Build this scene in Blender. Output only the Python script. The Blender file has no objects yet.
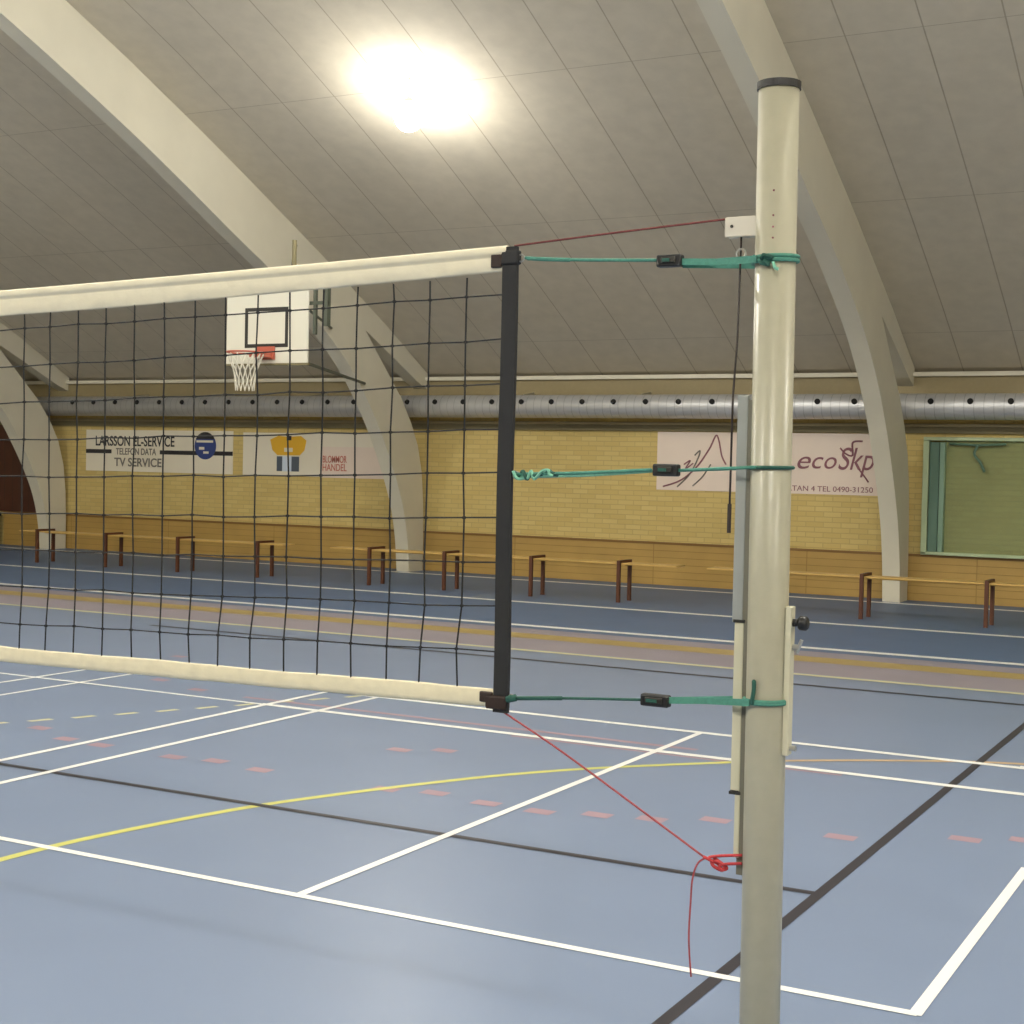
import bpy, bmesh, math, random
from mathutils import Vector, Matrix
from mathutils.geometry import tessellate_polygon
random.seed(7)
S = bpy.context.scene
COL = S.collection

# ------------------------------------------------------------------ camera
cam_d = bpy.data.cameras.new('camera'); cam = bpy.data.objects.new('camera', cam_d); COL.objects.link(cam)
F_PX = 1495.0
cam_d.sensor_width = 36.0; cam_d.sensor_fit = 'HORIZONTAL'; cam_d.lens = 36.0*F_PX/1024.0
cam_d.clip_start = 0.05; cam_d.clip_end = 200
def _ray(px, py): return Vector((px-512.0, -(py-512.0), -F_PX))          # blender camera axes
aY = _ray(1320, 483).normalized()
aX = -_ray(-2250, 405); aX = (aX - aX.dot(aY)*aY).normalized()
aZ = aX.cross(aY).normalized()
ROT = Matrix((aX, aY, aZ))                                               # rows: world axes in camera axes
cam.matrix_world = Matrix.Translation((0, 0, 1.77)) @ ROT.to_4x4()
S.camera = cam

# ------------------------------------------------------------------ world, exposure
wd = bpy.data.worlds.new('world'); S.world = wd; wd.use_nodes = True
wd.node_tree.nodes['Background'].inputs[0].default_value = (0.8, 0.85, 1.0, 1)
wd.node_tree.nodes['Background'].inputs[1].default_value = 0.02
S.view_settings.view_transform = 'Standard'; S.view_settings.look = 'None'
S.view_settings.exposure = 0.0; S.view_settings.gamma = 1.0
S.view_settings.use_curve_mapping = False
LAMP_W = 870.0          # each hall lamp
NEAR_W = 150.0          # the lamp close under the roof
LAMP_COL = (1.0, 0.96, 0.87)

# ------------------------------------------------------------------ helpers
def lin(h):
    h = h.lstrip('#'); out = []
    for i in (0, 2, 4):
        c = int(h[i:i+2], 16)/255.0
        out.append(c/12.92 if c <= 0.04045 else ((c+0.055)/1.055)**2.4)
    return (*out, 1.0)
def mat(name, col, rough=0.6, metal=0.0, noise=0.0, nscale=20.0, spec=0.5, bump=0.0):
    m = bpy.data.materials.new(name); m.use_nodes = True
    nt = m.node_tree; b = nt.nodes['Principled BSDF']
    c = lin(col)
    b.inputs['Base Color'].default_value = c
    b.inputs['Roughness'].default_value = rough; b.inputs['Metallic'].default_value = metal
    b.inputs['Specular IOR Level'].default_value = spec
    if noise > 0 or bump > 0:
        tc = nt.nodes.new('ShaderNodeTexCoord'); n = nt.nodes.new('ShaderNodeTexNoise')
        n.inputs['Scale'].default_value = nscale; n.inputs['Detail'].default_value = 5
        nt.links.new(tc.outputs['Object'], n.inputs['Vector'])
        if noise > 0:
            r = nt.nodes.new('ShaderNodeMapRange')
            r.inputs[1].default_value = 0.3; r.inputs[2].default_value = 0.7
            r.inputs[3].default_value = 1-noise; r.inputs[4].default_value = 1+noise
            nt.links.new(n.outputs['Fac'], r.inputs[0])
            mx = nt.nodes.new('ShaderNodeVectorMath'); mx.operation = 'SCALE'
            mx.inputs[0].default_value = c[:3]
            nt.links.new(r.outputs[0], mx.inputs['Scale']); nt.links.new(mx.outputs[0], b.inputs['Base Color'])
        if bump > 0:
            bp = nt.nodes.new('ShaderNodeBump'); bp.inputs['Strength'].default_value = bump; bp.inputs['Distance'].default_value = 0.01
            nt.links.new(n.outputs['Fac'], bp.inputs['Height']); nt.links.new(bp.outputs[0], b.inputs['Normal'])
    return m
def empty(name, loc=(0, 0, 0)):
    o = bpy.data.objects.new(name, None); COL.objects.link(o); o.location = loc; o.empty_display_size = 0.1
    return o
def tag(o, label=None, cat=None, group=None, kind=None):
    if label: o['label'] = label
    if cat: o['category'] = cat
    if group: o['group'] = group
    if kind: o['kind'] = kind
    return o
def build(name, bm, m, parent=None, smooth=False):
    me = bpy.data.meshes.new(name); bmesh.ops.recalc_face_normals(bm, faces=bm.faces[:])
    bm.to_mesh(me); bm.free()
    for mm in (m if isinstance(m, (list, tuple)) else [m]): me.materials.append(mm)
    if smooth:
        for p in me.polygons: p.use_smooth = True
    o = bpy.data.objects.new(name, me); COL.objects.link(o)
    if parent is not None:
        o.parent = parent
        if parent.type == 'EMPTY' or True:
            # meshes are written in world coordinates; bring them into the parent's frame
            off = Vector(parent.location) + (Vector(parent.parent.location) if parent.parent else Vector())
            me.transform(Matrix.Translation(-off))
    return o
def box(bm, x0, x1, y0, y1, z0, z1, mi=0, bev=0.0):
    vs = [bm.verts.new(p) for p in ((x0,y0,z0),(x1,y0,z0),(x1,y1,z0),(x0,y1,z0),(x0,y0,z1),(x1,y0,z1),(x1,y1,z1),(x0,y1,z1))]
    fs = [bm.faces.new([vs[i] for i in f]) for f in ((0,3,2,1),(4,5,6,7),(0,1,5,4),(1,2,6,5),(2,3,7,6),(3,0,4,7))]
    for f in fs: f.material_index = mi
    if bev > 0:
        es = list({e for f in fs for e in f.edges})
        bmesh.ops.bevel(bm, geom=es, offset=bev, segments=2, affect='EDGES', profile=0.5)
    return fs
def tube(bm, pts, r, seg=8, closed=False, caps=True):
    pts = [Vector(p) for p in pts]; n = len(pts); rings = []
    prev = None
    for i, p in enumerate(pts):
        if closed: t = pts[(i+1) % n] - pts[i-1]
        else: t = pts[min(i+1, n-1)] - pts[max(i-1, 0)]
        t.normalize()
        if prev is None:
            a = t.orthogonal().normalized()
        else:
            a = prev - prev.dot(t)*t
            a = a.normalized() if a.length > 1e-6 else t.orthogonal().normalized()
        prev = a; b = t.cross(a)
        rr = r[i] if isinstance(r, (list, tuple)) else r
        rings.append([bm.verts.new(p + rr*(math.cos(2*math.pi*k/seg)*a + math.sin(2*math.pi*k/seg)*b)) for k in range(seg)])
    m = n if closed else n-1
    for i in range(m):
        A = rings[i]; B = rings[(i+1) % n]
        for k in range(seg):
            bm.faces.new((A[k], A[(k+1) % seg], B[(k+1) % seg], B[k]))
    if caps and not closed:
        bm.faces.new(rings[0][::-1]); bm.faces.new(rings[-1])
def cyl(bm, p0, p1, r, seg=20): tube(bm, [p0, p1], r, seg)
def prism_x(bm, poly, x0, x1):
    a = [bm.verts.new((x0, y, z)) for y, z in poly]; b = [bm.verts.new((x1, y, z)) for y, z in poly]
    bm.faces.new(a); bm.faces.new(b[::-1]); n = len(poly)
    for i in range(n): bm.faces.new((a[i], a[(i+1) % n], b[(i+1) % n], b[i]))
def smooth_pts(pts, k=6):
    pts = [Vector(p) for p in pts]; out = []
    P = [pts[0]] + pts + [pts[-1]]
    for i in range(1, len(P)-2):
        for j in range(k):
            t = j/k; a, b, c, d = P[i-1], P[i], P[i+1], P[i+2]
            out.append(0.5*((2*b)+(-a+c)*t+(2*a-5*b+4*c-d)*t*t+(-a+3*b-3*c+d)*t**3))
    out.append(pts[-1]); return out
def strap(bm, pts, w, th):
    """flat webbing, width vertical"""
    pts = [Vector(p) for p in pts]; rings = []
    for i, p in enumerate(pts):
        t = (pts[min(i+1, len(pts)-1)] - pts[max(i-1, 0)]).normalized()
        n = t.cross(Vector((0, 0, 1))).normalized(); u = n.cross(t).normalized()
        if u.z < 0: u = -u
        rings.append([bm.verts.new(p + u*sw*w/2 + n*sn*th/2) for sw, sn in ((-1,-1),(-1,1),(1,1),(1,-1))])
    for A, B in zip(rings, rings[1:]):
        for k in range(4): bm.faces.new((A[k], A[(k+1) % 4], B[(k+1) % 4], B[k]))
    bm.faces.new(rings[0][::-1]); bm.faces.new(rings[-1])
def text_obj(name, body, size, loc, m, parent, width=None, shear=0.0, bold=0.0, extrude=0.002):
    """letters standing in the X-Z plane facing -Y, centred on loc"""
    cu = bpy.data.curves.new(name, 'FONT'); cu.body = body; cu.size = size; cu.align_x = 'CENTER'; cu.align_y = 'CENTER'
    cu.shear = shear; cu.offset = bold; cu.extrude = extrude
    t = bpy.data.objects.new(name, cu); COL.objects.link(t)
    bpy.context.view_layer.update()
    me = bpy.data.meshes.new_from_object(t); bpy.data.objects.remove(t)
    xs = [v.co.x for v in me.vertices]; w0 = max(xs)-min(xs)
    if width: me.transform(Matrix.Diagonal((width/w0, 1, 1, 1)))
    me.transform(Matrix.Rotation(math.radians(90), 4, 'X'))
    off = Vector(parent.location) + (Vector(parent.parent.location) if parent.parent else Vector())
    me.transform(Matrix.Translation(Vector(loc)-off))
    me.materials.clear(); me.materials.append(m)
    o = bpy.data.objects.new(name, me); COL.objects.link(o); o.parent = parent
    return o

# ------------------------------------------------------------------ hall measures
WY = 21.1            # far long wall
BY = -12.1           # near long wall
XL, XR = -26.0, 14.0
PROF = [(21.1,3.25),(19.8,3.93),(18.0,4.82),(16.5,5.52),(15.3,6.06),(14.0,6.62),(12.0,7.42),(10.0,8.12),(8.0,8.72),(6.0,9.18),(4.5,9.40)]
PROF_ALL = PROF + [(9.0-y, z) for y, z in reversed(PROF[:-1])]

# ------------------------------------------------------------------ structure materials
def brick_mat():
    m = bpy.data.materials.new('yellow_brick'); m.use_nodes = True; nt = m.node_tree; b = nt.nodes['Principled BSDF']
    tc = nt.nodes.new('ShaderNodeTexCoord'); sx = nt.nodes.new('ShaderNodeSeparateXYZ'); cb = nt.nodes.new('ShaderNodeCombineXYZ')
    add = nt.nodes.new('ShaderNodeMath'); add.operation = 'ADD'
    nt.links.new(tc.outputs['Object'], sx.inputs[0]); nt.links.new(sx.outputs[0], add.inputs[0]); nt.links.new(sx.outputs[1], add.inputs[1])
    nt.links.new(add.outputs[0], cb.inputs[0]); nt.links.new(sx.outputs[2], cb.inputs[1])
    br = nt.nodes.new('ShaderNodeTexBrick'); nt.links.new(cb.outputs[0], br.inputs['Vector'])
    br.inputs['Color1'].default_value = lin('#cdb877'); br.inputs['Color2'].default_value = lin('#c3ab69'); br.inputs['Mortar'].default_value = lin('#b7a267')
    br.inputs['Scale'].default_value = 1.0; br.inputs['Mortar Size'].default_value = 0.007; br.inputs['Brick Width'].default_value = 0.26; br.inputs['Row Height'].default_value = 0.075
    nt.links.new(br.outputs['Color'], b.inputs['Base Color']); b.inputs['Roughness'].default_value = 0.75
    bp = nt.nodes.new('ShaderNodeBump'); bp.inputs['Strength'].default_value = 0.5; bp.inputs['Distance'].default_value = 0.006; bp.invert = True
    nt.links.new(br.outputs['Fac'], bp.inputs['Height']); nt.links.new(bp.outputs[0], b.inputs['Normal'])
    return m
def line_mat(name, base, line, terms, rough=0.7, noise=0.05, nscale=3.0, bumpd=0.004):
    """terms: (axis, period, offset, half width) grooves in object space"""
    m = bpy.data.materials.new(name); m.use_nodes = True; nt = m.node_tree; b = nt.nodes['Principled BSDF']
    tc = nt.nodes.new('ShaderNodeTexCoord'); sx = nt.nodes.new('ShaderNodeSeparateXYZ'); nt.links.new(tc.outputs['Object'], sx.inputs[0])
    last = None
    for ax, per, off, hw in terms:
        a = nt.nodes.new('ShaderNodeMath'); a.operation = 'SUBTRACT'; nt.links.new(sx.outputs[ax], a.inputs[0]); a.inputs[1].default_value = off - per/2
        p = nt.nodes.new('ShaderNodeMath'); p.operation = 'FLOORED_MODULO'; nt.links.new(a.outputs[0], p.inputs[0]); p.inputs[1].default_value = per
        q = nt.nodes.new('ShaderNodeMath'); q.operation = 'SUBTRACT'; nt.links.new(p.outputs[0], q.inputs[0]); q.inputs[1].default_value = per/2
        r = nt.nodes.new('ShaderNodeMath'); r.operation = 'ABSOLUTE'; nt.links.new(q.outputs[0], r.inputs[0])
        s = nt.nodes.new('ShaderNodeMath'); s.operation = 'LESS_THAN'; nt.links.new(r.outputs[0], s.inputs[0]); s.inputs[1].default_value = hw
        if last is None: last = s
        else:
            mx = nt.nodes.new('ShaderNodeMath'); mx.operation = 'MAXIMUM'; nt.links.new(last.outputs[0], mx.inputs[0]); nt.links.new(s.outputs[0], mx.inputs[1]); last = mx
    n = nt.nodes.new('ShaderNodeTexNoise'); n.inputs['Scale'].default_value = nscale; n.inputs['Detail'].default_value = 6
    nt.links.new(tc.outputs['Object'], n.inputs['Vector'])
    rg = nt.nodes.new('ShaderNodeMapRange'); rg.inputs[1].default_value = 0.3; rg.inputs[2].default_value = 0.7; rg.inputs[3].default_value = 1-noise; rg.inputs[4].default_value = 1+noise
    nt.links.new(n.outputs['Fac'], rg.inputs[0])
    mixc = nt.nodes.new('ShaderNodeMix'); mixc.data_type = 'RGBA'
    mixc.inputs[6].default_value = lin(base); mixc.inputs[7].default_value = lin(line); nt.links.new(last.outputs[0], mixc.inputs[0])
    vm = nt.nodes.new('ShaderNodeVectorMath'); vm.operation = 'SCALE'
    nt.links.new(mixc.outputs[2], vm.inputs[0]); nt.links.new(rg.outputs[0], vm.inputs['Scale'])
    nt.links.new(vm.outputs[0], b.inputs['Base Color']); b.inputs['Roughness'].default_value = rough
    bp = nt.nodes.new('ShaderNodeBump'); bp.inputs['Strength'].default_value = 0.6; bp.inputs['Distance'].default_value = bumpd; bp.invert = True
    nt.links.new(last.outputs[0], bp.inputs['Height']); nt.links.new(bp.outputs[0], b.inputs['Normal'])
    return m
M = {}
M['brick'] = brick_mat()
M['wainscot'] = line_mat('wainscot_wood', '#ad8d4c', '#8f7138', [(2, 0.105, 0.0, 0.004), (0, 2.4, 0.7, 0.006)], 0.55, 0.08, 2.0)
M['roof'] = line_mat('roof_panel', '#c6beac', '#a69d8b', [(0, 0.785, -3.6, 0.008), (1, 2.65, 17.65, 0.004)], 0.85, 0.05, 5.0)
M['cream'] = mat('arch_paint', '#d2cdbb', 0.55, noise=0.03, nscale=2)
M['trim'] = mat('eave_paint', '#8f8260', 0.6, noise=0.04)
M['trim_shade'] = mat('rail_painted_shade', '#6e6548', 0.7)
M['wall_plain'] = mat('wall_paint', '#c9bd9a', 0.7, noise=0.03, nscale=1)
M['floor'] = mat('floor_vinyl', '#7b8ba8', 0.36, noise=0.025, nscale=1.3, spec=0.45)
M['track'] = mat('track_vinyl', '#596f92', 0.5, noise=0.04, nscale=1.6, spec=0.45)
M['strip'] = mat('strip_vinyl', '#948d98', 0.5, noise=0.04, nscale=1.6, spec=0.45)
M['l_white'] = mat('line_white', '#f2f3f2', 0.4)
M['l_black'] = mat('line_black', '#35343c', 0.4)
M['l_yellow'] = mat('line_yellow', '#cfcf76', 0.4)
M['l_orange'] = mat('line_orange', '#ab9660', 0.4)
M['l_red'] = mat('line_red', '#a88d9b', 0.4)
M['l_tan'] = mat('line_tan', '#c9ae88', 0.4)
M['l_cream'] = mat('line_cream', '#d2cfa8', 0.4)

# ------------------------------------------------------------------ floor with its painted lines
bm = bmesh.new()
FM = ['floor','track','strip','l_white','l_black','l_yellow','l_orange','l_red','l_cream','l_tan']
box(bm, XL-.3, XR+.3, BY-.3, WY+.3, -0.12, 0.0, 0)
lvl = [0.0004]
def quad(pts, mi):
    lvl[0] += 0.0000045; z = lvl[0]; f = bm.faces.new([bm.verts.new((x, y, z)) for x, y in pts]); f.material_index = FM.index(mi)
def rect(x0, x1, y0, y1, mi): quad([(x0,y0),(x1,y0),(x1,y1),(x0,y1)], mi)
def arc(cx, cy, r, a0, a1, w, mi, n=48, dash=None):
    for i in range(n):
        if dash and (i % dash[0]) >= dash[1]: continue
        a = math.radians(a0+(a1-a0)*i/n); b = math.radians(a0+(a1-a0)*(i+1)/n)
        quad([(cx+(r-w/2)*math.cos(a), cy+(r-w/2)*math.sin(a)), (cx+(r+w/2)*math.cos(a), cy+(r+w/2)*math.sin(a)),
              (cx+(r+w/2)*math.cos(b), cy+(r+w/2)*math.sin(b)), (cx+(r-w/2)*math.cos(b), cy+(r-w/2)*math.sin(b))], mi)
rect(XL, XR, 14.35, WY, 'track')
rect(XL, XR, 12.75, 14.35, 'strip')
lvl[0] += 0.0004
rect(XL, XR, 13.55, 13.95, 'l_orange')
lvl[0] += 0.0004
reds = [(-1.99,7.12),(-1.46,7.42),(-1.2,7.56),(-2.63,7.11),(-2.91,6.95),(-3.18,6.88),(-3.46,6.78),(-3.78,6.79),(-4.13,6.85),(-4.40,6.78),
        (-6.84,6.87),(-6.52,6.84),(-5.92,6.81),(-5.64,6.86),(-5.27,6.80),(-4.94,7.76),(-8.62,9.75),(-8.07,9.12),(-8.9,10.3),(-7.5,8.9),(-7.25,7.05),(-4.7,7.9)]
for x, y in reds: rect(x-.075, x+.075, y-.05, y+.05, 'l_red')
rect(-7.0, -3.4, 8.80, 8.86, 'l_red'); rect(-4.6,-2.4,8.56,8.60,'l_red')
for i in range(12):                                            # dashed cream line curving away at left
    x = -7.62+0.138*i; y = 7.0+0.26*i - 0.0*i
    quad([(x-.035,y-.075),(x+.02,y-.075),(x+.075,y+.075),(x+.02,y+.075)], 'l_cream')
lvl[0] += 0.0004
# yellow handball-type arc
ypts = [(-5.0,3.9),(-5.01,4.65),(-4.95,5.2),(-4.76,5.98),(-4.55,6.5),(-4.33,6.95),(-4.05,7.45),(-3.68,7.95),(-3.07,8.58),(-2.70,8.90),(-2.1,9.30),(-1.5,9.58),(0.0,9.95),(3.0,10.2),(14,10.2)]
yp = smooth_pts([(x, y, 0) for x, y in ypts], 5)
for a, b, k in zip(yp, yp[1:], range(999)):
    t = (b-a).normalized(); n = Vector((-t.y, t.x, 0))*0.027
    quad([((a-n).x,(a-n).y),((b-n).x,(b-n).y),((b+n).x,(b+n).y),((a+n).x,(a+n).y)], 'l_yellow' if (a.x+b.x)/2 < -3.1 else 'l_tan')
lvl[0] += 0.0004
# black volleyball court
rect(-1.815,-1.765,-6.1,12.05,'l_black'); rect(-10.8,-1.76,12.01,12.08,'l_black'); rect(XL,-1.765,6.075,6.125,'l_black')
rect(-1.76,XR,12.01,12.08,'l_black'); rect(-10.8,-1.76,-6.1,-6.05,'l_black'); rect(-10.8,-1.76,-.05,0,'l_black')
# white badminton courts
lvl[0] += 0.0004
w = 0.02
rect(-8.9,-1.0,9.385,9.455,'l_white')
rect(-6.7,XR,8.61,8.68,'l_white')
rect(-1.55,XR,9.43,9.49,'l_white')
rect(-14.0,-6.65,8.62,8.66,'l_white')
rect(-3.625,-3.58,4.90,9.44,'l_white')
rect(-6.215,-6.165,2.0,9.44,'l_white'); rect(-6.675,-6.625,2.0,9.44,'l_white')
rect(-8.49,-8.45,2.0,9.44,'l_white'); rect(-8.96,-8.92,2.0,9.44,'l_white')
rect(-6.67,-3.58,4.89,4.935,'l_white'); rect(-3.6,-1.1,4.89,4.935,'l_white')
rect(-1.13,-1.085,4.9,7.02,'l_white')
# track lanes
for y, c in ((20.42,'l_white'),(17.12,'l_white'),(14.62,'l_white')): rect(XL, XR, y-.075, y+.075, c)
rect(XL, XR, 12.60, 12.70, 'l_cream')
fl = build('floor', bm, [M[k] for k in FM]); tag(fl, kind='structure')

# ------------------------------------------------------------------ roof
bm = bmesh.new()
lo = PROF_ALL; up = [(y, z+0.25) for y, z in PROF_ALL]
poly = [(WY+.3, 3.12)] + lo + [(BY-.3, 3.12)] + [(BY-.3, 3.5)] + up[::-1] + [(WY+.3, 3.5)]
prism_x(bm, poly, XL-.3, XR+.3)
tag(build('ceiling', bm, M['roof']), kind='structure')

# ------------------------------------------------------------------ walls
bm = bmesh.new(); box(bm, XL-.3, XR+.3, WY, WY+.3, -0.1, 3.11); tag(build('wall_back', bm, M['brick']), kind='structure')
bm = bmesh.new(); box(bm, XL-.3, XR+.3, BY-.3, BY, -0.1, 3.11); tag(build('wall_front', bm, M['brick']), kind='structure')
for nm, x0, x1 in (('wall_left', XL-.3, XL), ('wall_right', XR, XR+.3)):
    bm = bmesh.new()
    prism_x(bm, [(WY-.002, -0.1), (WY-.002, 3.2)] + [(y, z-0.003) for y, z in PROF_ALL[1:-1]] + [(BY+.002, 3.2), (BY+.002, -0.1)], x0, x1)
    tag(build(nm, bm, M['wall_plain']), kind='structure')
# wainscot and its cap rail
bm = bmesh.new(); box(bm, -22.7, XR, WY-0.035, WY, 0.0, 0.62); tag(build('trim_1', bm, M['wainscot']), kind='structure')
M['cap'] = mat('cap_rail_wood', '#7c5a2a', 0.5)
bm = bmesh.new(); box(bm, -22.7, XR, WY-0.045, WY, 0.62, 0.655); tag(build('trim_2', bm, M['cap']), kind='structure')
# eave boards, cable rail under the duct and the painted shade below it
bm = bmesh.new(); box(bm, XL, XR, WY-0.06, WY, 2.86, 3.13)
tag(build('trim_3', bm, M['trim']), kind='structure')
bm = bmesh.new(); box(bm, XL, XR, WY-0.12, WY, 3.13, 3.19); tag(build('trim_6', bm, M['cream']), kind='structure')
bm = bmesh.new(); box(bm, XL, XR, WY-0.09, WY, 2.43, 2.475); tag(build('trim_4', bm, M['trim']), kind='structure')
bm = bmesh.new(); box(bm, XL, XR, WY-0.05, WY, 2.34, 2.43); tag(build('trim_5', bm, M['trim_shade']), kind='structure')  # dark strip in place of the shadow beneath the cable rail

# brown doors at the far left of the long wall
M['brown'] = line_mat('brown_door_wood', '#4a2517', '#2d150c', [(0, 0.22, 0.0, 0.006)], 0.5, 0.1, 3.0)
M['black'] = mat('black_plastic', '#17181a', 0.45)
bm = bmesh.new(); box(bm, -25.8, -21.55, WY-0.06, WY, 0.66, 2.34); tag(build('door_1', bm, M['brown']), kind='structure')
c = empty('storage_case', (-24.2, 20.7, 0))
bm = bmesh.new(); box(bm, -25.6, -22.72, 20.5, 21.0, 0.03, 0.56, bev=0.02); build('case_body', bm, M['black'], c)
bm = bmesh.new(); box(bm, -25.62, -22.70, 20.48, 21.02, 0.56, 0.61, bev=0.01); build('lid', bm, M['black'], c)
for x in (-25.4, -22.95):
    bm = bmesh.new(); box(bm, x-.06, x+.06, 20.55, 20.95, 0.0, 0.03); build('foot', bm, M['black'], c)
tag(c, 'long black storage case on the floor beneath the brown doors', 'storage case')

# ------------------------------------------------------------------ arches
front = [(20.60,0.0),(20.54,0.5),(20.41,1.0),(20.20,1.45),(19.90,1.95),(19.60,2.38),(19.24,2.80),(18.85,3.18),(18.30,3.60),(17.60,4.02),(16.85,4.42),(16.0,4.82),(15.1,5.26),(13.85,5.84),(12.0,6.62),(10.0,7.34),(8.0,7.96),(6.0,8.44),(4.5,8.62)]
front = [(p.x, p.y) for p in smooth_pts([(a, b, 0) for a, b in front], 4)]
backp = [(21.02,0.0),(21.02,0.55),(21.0,1.1),(20.94,1.6),(20.80,2.05),(20.58,2.42),(20.28,2.80),(19.85,3.20),(19.55,3.48),(19.22,3.80),(20.1,3.40),(20.75,3.10),(21.06,2.99)]
half = PROF
front_all = front + [(9.0-y, z) for y, z in reversed(front[:-1])]
roof_edge = [(21.06, 3.25)] + [(y, z-0.004) for y, z in PROF[1:]] + [(9.0-y, z-0.004) for y, z in reversed(PROF[1:-1])] + [(9.0-21.06, 3.25)]
poly_arch = front_all + [(9.0-y, z) for y, z in backp] + roof_edge[::-1] + backp[::-1]
arch_mesh = None
labels = {-21.0:'white roof arch nearest the brown doors, at the left edge', -13.0:'white roof arch standing behind the basketball hoop and net',
          -5.03:'white roof arch just right of the volleyball post', 3.0:'white roof arch beyond the right edge', 11.0:'white roof arch near the right end wall'}
for X in (-21.0, -13.0, -5.03):
    a = None
    if arch_mesh is None:
        bm = bmesh.new(); 
        va = [bm.verts.new((-0.24, y, z)) for y, z in poly_arch]; vb = [bm.verts.new((0.0, y, z)) for y, z in poly_arch]; n = len(poly_arch)
        for t3 in tessellate_polygon([[Vector((y, z, 0)) for y, z in poly_arch]]):
            bm.faces.new([va[q] for q in t3]); bm.faces.new([vb[q] for q in reversed(t3)])
        for q in range(n): bm.faces.new((va[q], va[(q+1) % n], vb[(q+1) % n], vb[q]))
        a = build('roof_arch', bm, M['cream']); arch_mesh = a
    else:
        a = arch_mesh.copy(); COL.objects.link(a)
    a.location = (X, 0, 0)
    tag(a, labels[X], 'arch', 'curved roof arches along the hall')

# ------------------------------------------------------------------ ventilation duct
M['duct'] = line_mat('duct_metal', '#c9cacc', '#abadaf', [(0, 0.13, 0.0, 0.005)], 0.42, 0.04, 6.0)
M['duct'].node_tree.nodes['Principled BSDF'].inputs['Metallic'].default_value = 0.55
M['hole'] = mat('nozzle_black', '#0c0c0c', 0.8)
M['steel'] = mat('steel', '#b9b9b4', 0.35, 0.8)
DY, DZ, DR = 20.68, 2.695, 0.178
d = empty('air_duct', (-8.0, DY, DZ-DR))
bm = bmesh.new(); tube(bm, [(XL+0.05, DY, DZ), (XR-0.05, DY, DZ)], DR, 40); build('duct_pipe', bm, M['duct'], d, True)
def nozzle(x):
    a = math.radians(20)
    n = Vector((0, -math.cos(a), math.sin(a))); p = Vector((x, DY, DZ)) + n*DR
    bm = bmesh.new(); cyl(bm, p - n*0.012, p + n*0.022, 0.04, 14); return build('air_nozzle', bm, M['hole'], d)
first = nozzle(-20.36)
for k in range(1, 36):
    o = first.copy(); COL.objects.link(o); o.parent = d; o.location = (0.523*k, 0, 0)
for x in (-23, -19.0, -17.0, -15.0, -11.0, -9.0, -7.0, -3.0, -1, 1):
    bm = bmesh.new(); strap(bm, [(x, DY-0.0, DZ+DR-0.005), (x, WY-0.02, DZ+DR+0.05)], 0.03, 0.01)
    cyl(bm, (x, DY, DZ+DR-0.01), (x, WY-0.001, DZ+DR+0.03), 0.008, 6); build('hanger', bm, M['steel'], d)
tag(d, 'long silver ventilation duct with black nozzles along the far wall', 'air duct')

# ------------------------------------------------------------------ banners on the far wall
M['bannerw'] = mat('banner_vinyl', '#dfd8c6', 0.5, noise=0.02, nscale=2)
M['bannerp'] = mat('banner_pinkish', '#dfcfc2', 0.5, noise=0.02, nscale=2)
M['ink'] = mat('ink_black', '#1f1e22', 0.6); M['ink_grey'] = mat('ink_grey', '#6a655e', 0.6)
M['ink_blue'] = mat('ink_blue', '#2c3f7c', 0.5); M['ink_red'] = mat('ink_red', '#b96a5c', 0.6)
M['ink_plum'] = mat('ink_plum', '#84525c', 0.6); M['ink_yel'] = mat('ink_yellow', '#d9a92a', 0.5); M['ink_lb'] = mat('ink_lightblue', '#c3cfe0', 0.5)
M['ink_slate'] = mat('ink_slate', '#4b5563', 0.5)
BYF = WY-0.012
def banner(x0, x1, z0, z1, m):
    e = empty('wall_banner', ((x0+x1)/2, WY, z0))
    bm = bmesh.new(); box(bm, x0, x1, BYF, WY, z0, z1); build('banner_sheet', bm, m, e)
    return e
b1 = banner(-20.57, -17.06, 1.50, 2.27, M['bannerw'])
text_obj('lettering', 'LARSSON EL-SERVICE', 0.26, (-19.37, BYF-.004, 2.055), M['ink'], b1, 1.92, bold=0.004)
text_obj('lettering', 'TELEFON DATA', 0.17, (-19.33, BYF-.004, 1.865), M['ink_grey'], b1, 0.98, bold=0.003)
text_obj('lettering', 'TV SERVICE', 0.22, (-19.28, BYF-.004, 1.665), M['ink_grey'], b1, 1.15, bold=0.004)
for x0, x1 in ((-20.57, -19.93), (-18.75, -17.06)):
    bm = bmesh.new(); box(bm, x0, x1, BYF-.004, BYF, 1.83, 1.905); build('black_bar', bm, M['ink'], b1)
bm = bmesh.new(); cyl(bm, (-17.68, BYF-.012, 2.0), (-17.68, BYF-.003, 2.0), 0.245, 32); logo = build('round_logo', bm, M['ink_blue'], b1)
bm = bmesh.new()
pc = [(-17.68+0.25*math.cos(math.radians(a)), 2.0+0.25*math.sin(math.radians(a))) for a in range(30, 151, 10)]
vs = [bm.verts.new((x, BYF-.016, z)) for x, z in pc]; vs2 = [bm.verts.new((x, BYF-.011, z)) for x, z in pc]
bm.faces.new(vs); bm.faces.new(vs2[::-1])
for i in range(len(vs)): bm.faces.new((vs[i], vs[(i+1) % len(vs)], vs2[(i+1) % len(vs)], vs2[i]))
build('logo_cap', bm, M['ink'], logo)
bm = bmesh.new(); box(bm, -17.88, -17.50, BYF-.016, BYF-.011, 2.06, 2.10); box(bm, -17.82, -17.70, BYF-.016, BYF-.011, 1.93, 1.98); box(bm, -17.72,-17.60,BYF-.016,BYF-.011,1.86,1.90)
build('logo_mark', bm, M['bannerw'], logo)
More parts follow.
